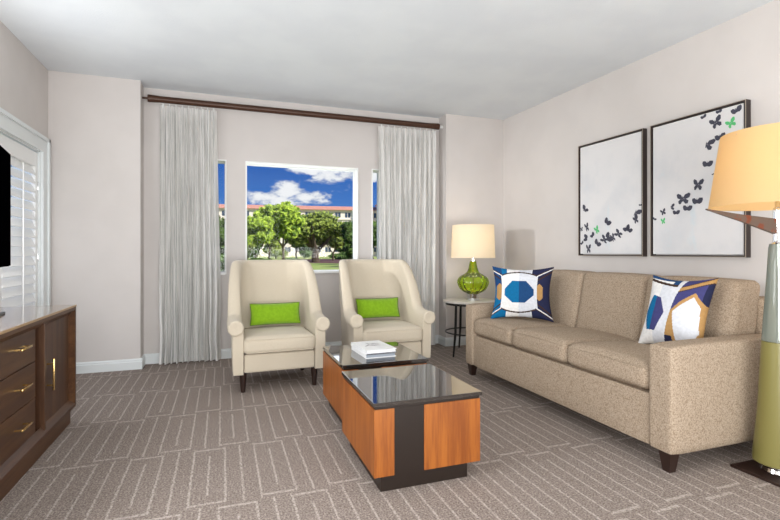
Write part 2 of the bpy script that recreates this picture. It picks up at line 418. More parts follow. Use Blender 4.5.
# baseboards
def base_profile(bm, p0, p1, nx, ny):
    prof = [(0, 0), (.018, 0), (.018, .072), (.013, .078), (.013, .088), (.004, .10), (0, .10)]
    rings = [[bm.verts.new((p[0] + nx * o, p[1] + ny * o, z)) for o, z in prof] for p in (p0, p1)]
    k = len(prof)
    for i in range(k): bm.faces.new((rings[0][i], rings[0][(i + 1) % k], rings[1][(i + 1) % k], rings[1][i]))
    bm.faces.new(rings[0]); bm.faces.new(rings[1])
bm = bmesh.new()
base_profile(bm, (XL, YB), (RX0 + .018, YB), 0, -1); base_profile(bm, (RX0, YB), (RX0, YR), 1, 0)
base_profile(bm, (RX0, YR), (RX1, YR), 0, -1); base_profile(bm, (RX1, YR), (RX1, YB), -1, 0)
base_profile(bm, (RX1 - .018, YB), (xr(YB), YB), 0, -1)
link('baseboard_back', bm, trim_m, smooth=False, kind='structure')
bm = bmesh.new(); base_profile(bm, (xr(YB), YB), (xr(YF), YF), -1, 0); link('baseboard_right', bm, trim_m, smooth=False, kind='structure')
bm = bmesh.new(); base_profile(bm, (XL, YB), (XL, YF), 1, 0); link('baseboard_left', bm, trim_m, smooth=False, kind='structure')

# windows in the recess
for i, (a, b) in enumerate(WIN):
    r = empty('window_%d' % (i + 1), ((a + b) / 2, YR, ZW0), kind='structure')
    ox = (a + b) / 2
    a_, b_ = a - ox, b - ox; H = ZW1 - ZW0; th = .006
    bm = bmesh.new()
    yb = .17; f0 = -.012
    box(bm, a_ - .006, a_ + th, f0, yb, -.006, H + .006); box(bm, b_ - th, b_ + .006, f0, yb, -.006, H + .006)
    box(bm, a_ + th, b_ - th, f0, yb, H - th, H + .006); box(bm, a_ + th, b_ - th, f0 - .012, yb, -.012, .012)
    # sash bars next to the pane
    s = .006 if i != 1 else .009
    box(bm, a_ + th, a_ + th + s, .115, .145, .012, H - th); box(bm, b_ - th - s, b_ - th, .115, .145, .012, H - th)
    box(bm, a_ + th + s, b_ - th - s, .115, .145, H - th - s, H - th); box(bm, a_ + th + s, b_ - th - s, .115, .145, .012, .012 + s)
    link('window_frame', bm, frame_m, r, smooth=False)
    link('pane', B(a_ + th + s, b_ - th - s, .127, .133, .012 + s, H - th - s), pane_m, r, smooth=False)

# shuttered window in the left wall
r = empty('window_4', (XL, 0, 0), kind='structure')
bm = bmesh.new()
CW = .13
for (y0, y1, z0, z1) in ((LY1, LY1 + CW, 0.10, LZ1 + CW), (LY0 - CW, LY0, 0.10, LZ1 + CW), (LY0, LY1, LZ1, LZ1 + CW)):
    box(bm, 0, .022, y0, y1, z0, z1)
for (y0, y1, z0, z1) in ((LY1 + CW - .03, LY1 + CW, .10, LZ1 + CW), (LY0 - CW, LY0 - CW + .03, .10, LZ1 + CW), (LY0 - CW, LY1 + CW, LZ1 + CW - .03, LZ1 + CW)):
    box(bm, .022, .036, y0, y1, z0, z1)
box(bm, -.2, 0, LY1 - .012, LY1, LZ0, LZ1); box(bm, -.2, 0, LY0, LY0 + .012, LZ0, LZ1)
box(bm, -.2, 0, LY0 + .012, LY1 - .012, LZ1 - .012, LZ1); box(bm, -.2, .03, LY0, LY1, LZ0 - .03, LZ0 + .01)
link('window_casing', bm, trim_m, r, smooth=False)
link('pane', B(-.175, -.169, LY0 + .012, LY1 - .012, LZ0 + .01, LZ1 - .012), pane_m, r, smooth=False)
npan = 5; pw = (LY1 - LY0 - .03) / npan
for k in range(npan):
    y1 = LY1 - .015 - k * pw; y0 = y1 - pw + .006
    sp_ = empty('shutter_panel', (0, 0, 0)); sp_.parent = r
    bm = bmesh.new()
    z0, z1 = LZ0 + .02, LZ1 - .02; st = .055
    box(bm, -.045, -.015, y0, y0 + st, z0, z1, .003); box(bm, -.045, -.015, y1 - st, y1, z0, z1, .003)
    box(bm, -.045, -.015, y0 + st, y1 - st, z1 - .12, z1, .003); box(bm, -.045, -.015, y0 + st, y1 - st, z0, z0 + .10, .003)
    link('shutter_frame', bm, frame_m, sp_, smooth=False)
    bm = bmesh.new(); nl = int((z1 - z0 - .22) / .075)
    for q in range(nl):
        zc = z0 + .10 + (q + .5) * (z1 - z0 - .22) / nl
        vs = box(bm, -.043, .043, y0 + st, y1 - st, -.005, .005, .0035, seg=1)
        # rotate the new louvre about its long axis
    bm.verts.ensure_lookup_table(); per = len(bm.verts) // nl
    for q in range(nl):
        zc = z0 + .10 + (q + .5) * (z1 - z0 - .22) / nl
        ca, sa = math.cos(R(-64)), math.sin(R(-64))
        for v in bm.verts[q * per:(q + 1) * per]:
            x, z = v.co.x, v.co.z
            v.co.x = -.03 + x * ca - z * sa; v.co.z = zc + x * sa + z * ca
    link('louvers', bm, frame_m, sp_)
    bm = bmesh.new(); box(bm, .004, .012, (y0 + y1) / 2 - .006, (y0 + y1) / 2 + .006, z0 + .12, z1 - .14); link('tilt_rod', bm, frame_m, sp_, smooth=False)
    for zc in (.45, 1.03, 1.64):
        link('hinge', B(-.018, -.008, y1 - .012, y1 + .010, zc, zc + .07, bev=.002), chrome, sp_)

# ============================================================ CURTAINS
rod = empty('curtain_rod', (.88, 5.115, 2.606), label='long dark bronze curtain rod spanning the window recess', cat='curtain rod')
bm = bmesh.new(); tube(bm, [(-1.50, 0, 0), (1.50, 0, 0)], .031, 20); link('pole', bm, bronze_rod, rod)
for sx in (-1, 1):
    bm = bmesh.new(); tube(bm, [(sx * 1.46, 0, 0), (sx * 1.475, 0, 0), (sx * 1.55, 0, 0), (sx * 1.56, 0, 0)], [.032, .033, .037, .035], 20); link('finial', bm, bronze_rod, rod)
    bm = bmesh.new(); tube(bm, [(sx * 1.56, 0, 0), (sx * 1.608, 0, 0)], .018 if sx > 0 else .010, 14); link('wall_bracket', bm, white_plastic if sx > 0 else bronze_rod, rod)
def curtain(x0, x1, label, top_w, seed, shape):
    rnd = random.Random(seed)
    r = empty('curtain', ((x0 + x1) / 2, 5.115, 0), label=label, cat='curtain', group='sheer curtains on the rod')
    nx, nz = 260, 60
    ph = [rnd.uniform(0, 6.28) for _ in range(8)]
    bm = bmesh.new(); g = []
    for i in range(nx + 1):
        s = i / nx; colv = []
        for j in range(nz + 1):
            tt = j / nz; z = .012 + tt * (2.548 - .012)
            w = 1 - tt
            wid = shape(tt) * (x1 - x0)
            drift = .010 * math.sin(2.2 * tt + ph[0]) * w
            uu = s + .012 * math.sin(9 * s + 3 * tt + ph[1]) * w
            x = (uu - .5) * wid + drift
            a = .024 + .014 * w
            y = a * math.sin(2 * math.pi * 11 * uu + ph[2] + .9 * math.sin(5 * s + ph[7]) + .6 * math.sin(2.6 * tt + ph[3])) + .012 * math.sin(2 * math.pi * 6.3 * uu + ph[4] + 1.3 * w) * (.3 + w) + .006 * math.sin(2 * math.pi * 31 * uu + 5 * w + ph[5]) * w
            x += .009 * math.cos(2 * math.pi * 11 * uu + ph[6]) * (.3 + w) + .004 * math.sin(2 * math.pi * 23 * uu + 4 * tt)
            if tt > .97: y *= .6
            colv.append(bm.verts.new((x, max(-.075, min(.075, y)), z)))
        g.append(colv)
    for i in range(nx):
        for j in range(nz): bm.faces.new((g[i][j], g[i + 1][j], g[i + 1][j + 1], g[i][j + 1]))
    link('sheer_panel', bm, sheer, r, sharp=80)
    n = 9; wt = shape(1) * (x1 - x0)
    for k in range(n):
        x = (-.5 + (k + .5) / n) * wt
        big = k in (0, n - 1)
        bm = bmesh.new(); box(bm, x - (.007 if big else .004), x + (.007 if big else .004), -.012, .0, 2.53 if big else 2.545, 2.567, .002)
        link('hook', bm, white_plastic, r)
    return r
curtain(-.585, -.04, 'sheer pale grey curtain hanging left of the picture window', 0, 3, lambda t: .96 + .10 * (1 - t) - .05 * math.exp(-((t - .1) / .08) ** 2))
curtain(1.675, 2.40, 'sheer pale grey curtain hanging right of the picture window, behind the right armchair', 0, 11, lambda t: 1.0 - .10 * (1 - t) * 0 - .08 * (1 - t))

# ============================================================ ARMCHAIRS
def smoothstep(a, b, x):
    x = max(0, min(1, (x - a) / (b - a))); return x * x * (3 - 2 * x)
def armchair_shell():
    """one upholstered shell: rolled arms that climb into a tall, slightly reclined back"""
    hw, yb, rc = .283, .545, .13     # inner half width, inner back line, corner radius
    path = []                        # (x, y, nx, ny, u)  u: 0 at the arm front, 1 in the middle of the back
    n1, n2, n3 = 22, 14, 12
    for i in range(n1): path.append((-hw, .0 + (yb - rc) * i / n1, -1, 0))
    for i in range(n2):
        a = math.pi - (math.pi / 2) * i / n2
        path.append((-hw + rc + rc * math.cos(a), yb - rc + rc * math.sin(a), math.cos(a), math.sin(a)))
    for i in range(n3 + 1): path.append((-(hw - rc) * (1 - i / n3), yb, 0, 1))
    half = path; full = half + [(-x, y, -nx, ny) for x, y, nx, ny in reversed(half[:-1])]
    bm = bmesh.new(); rings = []
    for k, (x, y, nx, ny) in enumerate(full):
        hgt = .575 + .035 * smoothstep(.05, .30, y) + .10 * smoothstep(.22, .42, y)
        hgt += .325 * smoothstep(.20, .42, y)
        back = smoothstep(.12, .5, y)
        r = .060 * (1 - back) + .036 * back
        th = .085 * (1 - back) + .074 * back
        flare = .03 * smoothstep(.1, .40, y)          # wings lean out
        isback = smoothstep(.45, .545, y)
        zb = .145
        def pt(o, z):
            h = max(0, z - .40)
            lean_o = flare * h * (1 - isback) 
            yy = y + ny * o + (.34 * h) * smoothstep(.2, .54, y)
            xx = x + nx * (o + lean_o) - nx * .10 * max(0, z - .58) * smoothstep(.25, .5, y)
            # arms taper towards the foot
            if z < .30: xx -= nx * (.30 - z) * .05 * (1 if o > .01 else 0)
            return bm.verts.new((xx, yy, z))
        ring = []
        for z in (zb, .22, .32, .42): ring.append(pt(0, z))
        zc = hgt - r
        if zc > .5:
            for q in (.5, 1.0): ring.append(pt(0, .42 + (zc - .42) * q * .98))
        else: ring.append(pt(0, .46)); ring.append(pt(0, zc))
        for q in range(1, 12):
            a = math.pi - q / 12 * (math.pi + .9 * (1 - back))
            ring.append(pt(r + r * math.cos(a), zc + r * math.sin(a)))
        zu = zc - r * .78 * (1 - back) - .01
        ring.append(pt(th, zu))
        for q in (.35, .7, 1.0): ring.append(pt(th, zu + (zb - zu) * q))
        rings.append(ring)
    m_ = len(rings[0])
    for a, b in zip(rings, rings[1:]):
        for i in range(m_): bm.faces.new((a[i], a[(i + 1) % m_], b[(i + 1) % m_], b[i]))
    # front caps, slightly puffed
    for ring, s in ((rings[0], 1), (rings[-1], 1)):
        e = [bm.verts.new((v.co.x, v.co.y - .008, v.co.z)) for v in ring]
        c = sum((v.co for v in ring), Vector()) / m_
        for v in e: v.co.x += (c.x - v.co.x) * .06; v.co.z += (c.z - v.co.z) * .015
        for i in range(m_): bm.faces.new((ring[i], ring[(i + 1) % m_], e[(i + 1) % m_], e[i]))
        bm.faces.new(e)
    return bm
def armchair(loc, rz, label):
    r = empty('armchair', loc, rz, label, 'armchair', 'cream armchairs by the window')
    link('upholstered_shell', armchair_shell(), cream, r, sharp=50)
    # round button-like roll fronts
    for s in (-1, 1):
        bm = bmesh.new(); c = Vector((s * (.283 + .060), -.010, .515)); n = 28
        prev = None
        for rr, yy in ((.061, 0), (.060, -.012), (.052, -.020), (.035, -.022), (.014, -.016)):
            ring = [bm.verts.new((c.x + rr * math.cos(2 * math.pi * i / n) * (1 + .03 * math.cos(9 * 2 * math.pi * i / n)), c.y + yy, c.z + rr * math.sin(2 * math.pi * i / n))) for i in range(n)]
            if prev:
                for i in range(n): bm.faces.new((prev[i], prev[(i + 1) % n], ring[(i + 1) % n], ring[i]))
            prev = ring
        bm.faces.new(prev); link('arm_scroll', bm, cream, r)
    bm = bmesh.new(); cushion(bm, -.283, .283, .012, .60, .15, .303, .02, .004); link('front_rail', bm, cream, r)
    bm = bmesh.new(); cushion(bm, -.288, .288, -.022, .52, .305, .430, .035, .022, .004); link('seat_cushion', bm, cream, r, sharp=60)
    bm = bmesh.new()
    for z in (.318, .418):
        tube(bm, [(-.262, -.023, z), (.262, -.023, z)], .0035, 6)
    link('piping', bm, cream, r)
    for s in (-1, 1):
        for y, oy in ((.05, -.004), (.56, .03)):
            bm = bmesh.new(); n = 16
            lathe(bm, [(.018, 0), (.030, .15)], n=n)
            for v in bm.verts:
                v.co.x += s * .285; v.co.y += y + (oy if v.co.z < .01 else 0)
            link('leg', bm, espresso, r)
    return r
armchair((.443, 3.875, 0), R(1.5), 'cream upholstered armchair with rolled arms, left of the two in front of the picture window')
armchair((1.43, 3.93, 0), R(1), 'cream upholstered armchair with rolled arms, right of the two, nearer the green glass lamp')
def lumbar(loc, rz, tilt, label):
    bm = bmesh.new(); throw(bm, .435, .188, .10, n=28, ears=.045)
    r = link('lumbar_pillow', bm, green_v); r.location = loc; r.rotation_euler = (tilt, 0, rz)
    prop(r, label, 'pillow', 'lime green lumbar pillows')
    bm = bmesh.new(); pts = []
    def e(u, v): return (u * .2175 * (1 - .045 * (1 - v * v)), 0, v * .094 * (1 - .045 * (1 - u * u)))
    for i in range(12): pts.append(e(-1 + i / 6, -1))
    for i in range(8): pts.append(e(1, -1 + i / 4))
    for i in range(12): pts.append(e(1 - i / 6, 1))
    for i in range(9): pts.append(e(-1, 1 - i / 4))
    tube(bm, pts, .0045, 6); link('piping', bm, green_p, r)
lumbar((.447, 4.29, .563), R(1.5), R(-16), 'lime green lumbar pillow on the left armchair')
lumbar((1.425, 4.35, .568), R(1), R(-16), 'lime green lumbar pillow on the right armchair')

# ============================================================ COFFEE TABLES
def coffee_table(x0, x1, y0, y1, label):
    ox, oy = (x0 + x1) / 2, (y0 + y1) / 2
    r = empty('coffee_table', (ox, oy, 0), 0, label, 'coffee table', 'cube coffee tables')
    a, b, c, d = x0 - ox, x1 - ox, y0 - oy, y1 - oy
    link('glass_top', B(a, b, c, d, .401, .420, bev=.002), smoked, r, smooth=False)
    s0, s1 = a + .100, a + .250
    link('top_shade_inset', B(a + .008, b - .012, c + .008, d - .008, .388, .4008), black_lam, r, smooth=False)  # black inset standing in for the shadowed line below the glass
    bm = bmesh.new()
    box(bm, a + .002, s0, c + .002, d - .002, .078, .3878, .001); box(bm, s1, b - .010, c + .002, d - .002, .078, .3878, .001)
    link('wooden_body', bm, cherry, r, smooth=False)
    link('black_panel', B(s0 - .0, s1 + .0, c + .006, d - .006, .079, .3876), black_lam, r, smooth=False)
    link('plinth', B(a + .04, b - .07, c + .025, d - .04, 0, .078), black_lam, r, smooth=False)
    return r
coffee_table(.651, 1.212, 2.046, 2.664, 'square cherry wood coffee table with smoked glass top, nearest the camera')
coffee_table(.692, 1.262, 2.80, 3.41, 'square cherry wood coffee table carrying the two books, in front of the armchairs')
# two books
def book(loc, rz, w_, d_, h, label, pages, cover, pic):
    r = empty('book', loc, rz, label, 'book', 'books on the coffee table')
    bm = bmesh.new()
    box(bm, -w_ / 2, w_ / 2, -d_ / 2, d_ / 2, h - .003, h); box(bm, -w_ / 2, w_ / 2, -d_ / 2, d_ / 2, 0, .003)
    box(bm, -w_ / 2, -w_ / 2 + .004, -d_ / 2, d_ / 2, .003, h - .003)
    link('cover', bm, cover, r, smooth=False)
    link('pages', B(-w_ / 2 + .004, w_ / 2 - .006, -d_ / 2 + .005, d_ / 2 - .005, .003, h - .003), pages, r, smooth=False)
    if pic:
        bm = bmesh.new(); rnd = random.Random(5)
        for k in range(9):
            cx, cy = rnd.uniform(-.045, .05), rnd.uniform(-.02, .06); ang = rnd.uniform(0, 3.1); l = rnd.uniform(.02, .05); wd = .004
            d = Vector((math.cos(ang), math.sin(ang), 0)); n_ = Vector((-d.y, d.x, 0)); c = Vector((cx, cy, h + .0006))
            bm.faces.new([bm.verts.new(c + d * l + n_ * wd), bm.verts.new(c + n_ * wd * 2), bm.verts.new(c - d * l), bm.verts.new(c - n_ * wd * 2)])
        link('cover_drawing', bm, book_grey, r, smooth=False)
    return r
bl_ = book((.975, 3.085, .4205), R(2), .212, .315, .026, 'white book with grey page edges, the lower of the pair on the coffee table', page_grey, book_white, False)
link('edge_band', B(-.106, .106, -.1585, -.1577, .023, .026), book_ink, bl_, smooth=False)
bk = book((.977, 3.09, .4468), R(4), .212, .315, .024, 'white covered book with a faint drawing, on top of the other book', paper, book_white, True)
link('edge_band', B(-.106, .106, -.1585, -.1577, .0, .003), book_ink, bk, smooth=False)

# ============================================================ SOFA
sofa = empty('sofa', (2.58, 2.765, 0), 0, 'three-seat taupe boucle sofa along the right wall under the butterfly pictures', 'sofa')
def so(x0, x1, y0, y1, z0, z1, r=.03, crown=.0, side=0, n=10):
    bm = bmesh.new(); cushion(bm, x0 - 2.58, x1 - 2.58, y0 - 2.765, y1 - 2.765, z0, z1, r, crown, side, n); return bm
SY0, SY1 = 1.72, 3.822
for a, b in ((SY0, SY0 + .145), (SY1 - .135, SY1)):
    link('arm', so(2.085, 3.06, a, b, .10, .640, .022, .006), boucle, sofa, sharp=60)
link('base', so(2.10, 3.04, SY0 + .145, SY1 - .135, .10, .375, .012), boucle, sofa, sharp=60)
link('back_frame', so(2.93, 3.09, SY0 + .02, SY1 - .02, .10, .845, .03), boucle, sofa, sharp=60)
ys = [SY0 + .147, 2.497, 3.112, SY1 - .137]
for k in range(3):
    bm = so(2.088, 2.80, ys[k] + .002, ys[k + 1] - .002, .382, .520, .042, .028, .006, 14)
    for v in bm.verts:   # seat cushions fall slightly towards the back
        v.co.z -= max(0, v.co.x + 2.58 - 2.2) * .05
    link('seat_cushion', bm, boucle, sofa, sharp=60)
    bm = so(2.68, 2.90, ys[k] + .004, ys[k + 1] - .004, .46, .940, .040, .012, .010, 14)
    for v in bm.verts: v.co.x += (v.co.z - .46) * .20
    link('back_cushion', bm, boucle, sofa, sharp=60)
    bm = bmesh.new()
    z_ = .52
    for yy in (ys[k] + .006, ys[k + 1] - .006):
        tube(bm, [(2.10 - 2.58, yy - 2.765, .512), (2.3 - 2.58, yy - 2.765, .508), (2.62 - 2.58, yy - 2.765, .492)], .003, 6)
    tube(bm, [(2.092 - 2.58, ys[k] + .03 - 2.765, .50), (2.088 - 2.58, (ys[k] + ys[k + 1]) / 2 - 2.765, .507), (2.092 - 2.58, ys[k + 1] - .03 - 2.765, .50)], .003, 6)
    link('piping', bm, boucle, sofa)
for x, y in ((2.135, SY0 + .06), (2.135, SY1 - .05), (2.99, SY0 + .06), (2.99, SY1 - .05)):
    bm = bmesh.new(); frustum(bm, x - 2.58, y - 2.765, 0, .105, .020, .034); link('leg', bm, espresso, sofa, smooth=False)

def inpoly(u, v, P):
    c = False; j = len(P) - 1
    for i in range(len(P)):
        if (P[i][1] > v) != (P[j][1] > v) and u < (P[j][0] - P[i][0]) * (v - P[i][1]) / (P[j][1] - P[i][1]) + P[i][0]: c = not c
        j = i
    return c
P_ = .60
def pat1(u, v):
    u += .08; au = abs(u)
    octo = [(-.53, .10), (-.24, .46), (.24, .46), (.53, .10), (.53, -.14), (.22, -.45), (-.22, -.45), (-.53, -.14)]
    if inpoly(u, v, octo): return 2 if u < 0 else 3
    L_ = .84 - .18 * (au / P_) ** 2 if au < P_ else .66 + (au - P_) * .55
    if au < P_:
        if abs(abs(v) - L_) < .028: return 6
        if abs(v) > L_ and au > .42: return 2 if u < 0 else 4
        return 0 if u < 0 else 1
    s_ = (au - P_) / .40
    if abs(abs(v) - L_) < .045: return 6 if abs(v) > L_ else 0
    if abs(v) > L_: return (2 if v < 0 else 3) if u < 0 else 4
    if s_ < .10: return 0 if u < 0 else 1
    if abs(v) < .34 - .45 * abs(s_ - .30) and s_ < .62: return 5
    if abs(abs(v) - .44 - s_ * .30) < .035: return 6
    return (2 if v < .2 else 3) if u < 0 else 4
def pat2(u, v):
    hexa = [(-.90, -.12), (-.66, .40), (-.34, .34), (-.12, -.10), (-.36, -.66), (-.68, -.62)]
    if inpoly(u, v, hexa): return 2 if u < -.52 + .04 * v else 7
    edge1 = .10 + .16 * v
    if v > .72 - .1 * u and u < .1:
        return 6 if v < .80 - .1 * u else (0 if v < .90 and u < -.1 else 3)
    if u < edge1: return 0 if u < -.42 else 1
    big = [(.30, -.70), (.18, -.05), (.45, .22), (.70, .42), (.92, .15), (.95, -.5), (.70, -.95), (.35, -1.0)]
    if inpoly(u, v, big): return 1
    ring = [(.20, -.80), (.08, -.05), (.38, .30), (.70, .54), (1.0, .22), (1.0, -1.0), (.26, -1.0)]
    if inpoly(u, v, ring): return 5
    if u < .30 and -.75 < v < -.0: return 5
    d = v - (.60 + .34 * (u - .1))
    if abs(d) < .085: return 5 if abs(d) < .06 else 6
    return 7 if v > 0 and u < .9 else 4
def pillow(loc, rot, pat, label, sz=(.52, .47)):
    bm = bmesh.new(); throw(bm, sz[0], sz[1], .17, n=128, pat=pat, ears=.14)
    o = link('throw_pillow', bm, PAT, sharp=70); o.location = loc; o.rotation_mode = 'XYZ'; o.rotation_euler = rot
    return prop(o, label, 'pillow', 'geometric print throw pillows on the sofa')
pillow((2.42, 3.43, .757), (R(-14), 0, R(-40)), pat1, 'blue, white and navy geometric throw pillow in the far corner of the sofa')
pillow((2.60, 2.12, .740), (R(-19), 0, R(-84)), pat2, 'blue, navy and tan geometric throw pillow leaning at the near end of the sofa', (.405, .47))

# ============================================================ SIDE TABLE + GREEN LAMP
tx, ty = 2.565, 4.60
r = empty('side_table', (tx, ty, 0), 0, 'small round side table with three slim black legs beside the sofa', 'side table')
link('table_top', L([(.27, .560), (.288, .563), (.29, .570), (.288, .580), (.28, .583)], n=48), marble, r)
bm = bmesh.new(); lathe(bm, [(.255, .535), (.262, .535), (.262, .560), (.255, .560)], n=48); link('apron', bm, black_metal, r)
for a in (207, 84, 326):
    c, s_ = math.cos(R(a)), math.sin(R(a)); bm = bmesh.new()
    tube(bm, [(c * .30, s_ * .30, 0), (c * .262, s_ * .262, .25), (c * .250, s_ * .250, .56)], [.009, .014, .013], 10); link('leg', bm, black_metal, r)
bm = bmesh.new()
tube(bm, [(.262 * math.cos(i * math.pi / 24), .262 * math.sin(i * math.pi / 24), .235) for i in range(49)], .008, 8); link('ring_stretcher', bm, black_metal, r)
lx, ly = 2.61, 4.60
r = empty('table_lamp', (lx, ly, .5835), 0, 'green ribbed glass table lamp with a white drum shade on the side table', 'table lamp')
link('lamp_base', L([(.078, 0), (.078, .008), (.066, .010), (.066, .060), (.078, .062), (.078, .070)], n=32), chrome, r)
prof = [(.055, .070), (.10, .085), (.140, .12), (.163, .165), (.168, .205), (.150, .245), (.110, .275), (.070, .300), (.052, .335), (.042, .380), (.033, .425)]
def dense(p, k=4):
    out = []
    for i in range(len(p) - 1):
        p0, p1, p2, p3 = p[max(i - 1, 0)], p[i], p[i + 1], p[min(i + 2, len(p) - 1)]
        for q in range(k):
            t_ = q / k
            out.append(tuple(.5 * (2 * b + (c - a) * t_ + (2 * a - 5 * b + 4 * c - d) * t_ ** 2 + (3 * b - a - 3 * c + d) * t_ ** 3) for a, b, c, d in zip(p0, p1, p2, p3)))
    return out + [p[-1]]
bm = bmesh.new(); lathe(bm, dense(prof), n=120, cap=False, ribs=12, ramp=.07)
link('glass_body', bm, green_glass, r)
bm = bmesh.new(); tube(bm, [(0, 0, .07), (0, 0, .62)], .006, 10); link('stem', bm, brass, r)
link('neck_collar', L([(.036, .425), (.036, .440), (.018, .446), (.018, .480)], n=24), chrome, r)
def shade(r0, z0, r1, z1, n=64):
    bm = bmesh.new(); lathe(bm, [(r0, z0), (r1, z1), (r1 - .004, z1), (r0 - .004, z0), (r0, z0)], n=n, cap=False)
    bmesh.ops.remove_doubles(bm, verts=bm.verts, dist=1e-5); return bm
link('lamp_shade', shade(.240, .462, .228, .822), shade_small, r, sharp=60)
bm = bmesh.new()
for a in range(3):
    c, s_ = math.cos(R(a * 120 + 20)), math.sin(R(a * 120 + 20)); tube(bm, [(0, 0, .62), (c * .228, s_ * .228, .80)], .002, 6)
link('shade_spider', bm, chrome, r)
link('bulb', L([(.01, .50), (.028, .53), (.03, .56), (.012, .59)], n=16), bulb_m, r)
light('table_lamp_light', 'POINT', (lx, ly, .5835 + .65), 2.6, (1, .86, .66), shadow_soft_size=.05)

# ============================================================ FLOOR LAMP
fx, fy = 2.625, 1.575
r = empty('floor_lamp', (fx, fy, 0), 0, 'tall tapering glass floor lamp with large glowing shade at the near end of sofa', 'floor lamp')
bm = bmesh.new(); box(bm, -.15, .20, -.145, .135, 0, .014, .003); link('base_plate', bm, espresso, r, smooth=False)
link('glass_foot', L([(.070, .014), (.076, .020), (.070, .036), (.076, .052), (.070, .058)], n=40), crystal, r)
bm = bmesh.new(); lathe(bm, [(.094, .052), (.106, .060), (.106, .075), (.086, .30), (.068, .66), (.066, .662)], n=48); link('olive_glass_body', bm, olive_fill, r)
bm = bmesh.new(); lathe(bm, [(.068, .664), (.048, .98), (.040, 1.13), (.036, 1.15)], n=48, cap=False); link('clear_glass_body', bm, clear_glass, r)
bm = bmesh.new(); lathe(bm, [(.010, .66), (.010, 1.15)], n=16); link('inner_rod', bm, chrome, r)
link('neck', L([(.037, 1.15), (.024, 1.158), (.022, 1.17), (.022, 1.33), (.014, 1.335), (.014, 1.42)], n=32), chrome, r)
link('lamp_shade', shade(.292, 1.340, .240, 1.708, 96), shade_big, r, sharp=60)
bm = bmesh.new()
for a in range(3):
    c, s_ = math.cos(R(a * 120 + 50)), math.sin(R(a * 120 + 50)); tube(bm, [(0, 0, 1.66), (c * .243, s_ * .243, 1.69)], .002, 6)
tube(bm, [(0, 0, 1.42), (0, 0, 1.66)], .005, 8); link('shade_spider', bm, chrome, r)
# tapered switch arm reaching left under the shade
bm = bmesh.new()
d = Vector((-.96, .28, 0)); a = Vector((0, 0, 1.238)) + d * .02; b = Vector((0, 0, 1.322)) + d * .378
nn = Vector((-d.y, d.x, 0)).normalized(); rg = []
for p_, h, w_ in ((a, .038, .012), (a.lerp(b, .5), .017, .008), (b, .003, .004)):
    rg.append([bm.verts.new(p_ + Vector((0, 0, h)) + nn * w_), bm.verts.new(p_ + Vector((0, 0, h)) - nn * w_), bm.verts.new(p_ - Vector((0, 0, h)) - nn * w_), bm.verts.new(p_ - Vector((0, 0, h)) + nn * w_)])
for q, s_ in zip(rg, rg[1:]):
    for i in range(4): bm.faces.new((q[i], q[(i + 1) % 4], s_[(i + 1) % 4], s_[i]))
bm.faces.new(rg[0]); bm.faces.new(rg[-1])
arm_m = mottled('lamp_arm_reflections', srgb(92, 76, 66), srgb(110, 56, 34), 22, .25, 0, lo=.5, hi=.62)  # reddish mottling paints reflections into the arm's grey-brown colour
link('tapered_arm', bm, arm_m, r, smooth=False)
link('bulb', L([(.012, 1.42), (.032, 1.45), (.034, 1.50), (.012, 1.54)], n=16), bulb_m, r)
light('floor_lamp_light', 'POINT', (fx, fy, 1.555), 3.2, (1, .86, .66), shadow_soft_size=.05)

# ============================================================ PICTURES
def wing(kind):
    """half butterflies as polygons, unit size, body along +z"""
    if kind == 'open':
        return [[(0, .05), (.25, .55), (.75, .75), (.95, .55), (.80, .15), (.35, -.02)], [(0, 0), (.40, -.02), (.70, -.25), (.60, -.60), (.30, -.62), (.08, -.3)]]
    return [[(0, .10), (.45, .42), (1.0, .38), (1.05, .10), (.85, -.25), (.45, -.42), (.0, -.30)]]
def butterfly(bm, cy, cz, s, rot, kind, mi, sq=1.0):
    c, sn = math.cos(rot), math.sin(rot)
    def P(y, z): return bm.verts.new((-.0015, -(cy + s * (c * y * sq - sn * z)), cz + s * (sn * y * sq + c * z)))
    sides = (1, -1) if kind != 'side' else (1,)
    for sd in sides:
        for poly in wing('open' if kind != 'flat' else 'flat'):
            k = 1 if sd > 0 else .8
            f = bm.faces.new([P(sd * y * k, z) for y, z in poly]); f.material_index = mi
    f = bm.faces.new([P(-.05, .25), P(0, .42), (P(.05, .25)), P(.04, -.35), P(-.04, -.35)]); f.material_index = mi
def picture(yn, yf, label, flies, fs):
    """yn..yf: span along the right wall; local +Y runs away from the camera; flies given as (u, v, size) with u from the far edge"""
    yc = (yn + yf) / 2; ang = math.atan(.033)
    r = empty('framed_picture', (xr(yc) - .001, yc, 1.605), ang, label, 'picture', 'framed butterfly prints over the sofa')
    hw, hh, dp = (yf - yn) / 2, .532, .050
    bm = bmesh.new(); e = .012
    box(bm, -dp, -.001, -hw, -hw + e, -hh, hh); box(bm, -dp, -.001, hw - e, hw, -hh, hh)
    box(bm, -dp, -.001, -hw + e, hw - e, hh - e, hh); box(bm, -dp, -.001, -hw + e, hw - e, -hh, -hh + e)
    link('frame', bm, art_frame, r, smooth=False)
    bm = bmesh.new(); l = .004
    box(bm, -dp - .002, -dp, -hw, -hw + l, -hh, hh); box(bm, -dp - .002, -dp, hw - l, hw, -hh, hh)
    box(bm, -dp - .002, -dp, -hw + l, hw - l, hh - l, hh); box(bm, -dp - .002, -dp, -hw + l, hw - l, -hh, -hh + l)
    link('frame_lip', bm, art_lip, r, smooth=False)
    W, Hh = hw - .020, hh - .020
    bm = bmesh.new(); box(bm, 0, .030, -W, W, -Hh, Hh)
    for u, v, s, rot, kind, mi, sq in flies:
        butterfly(bm, -W + u * 2 * W, Hh - v * 2 * Hh, s * fs, R(rot), kind, mi, sq)
    o = link('canvas', bm, [canvas_m, bfly, bfly_g], r, smooth=False); o.location = (-.042, 0, 0)
    return r
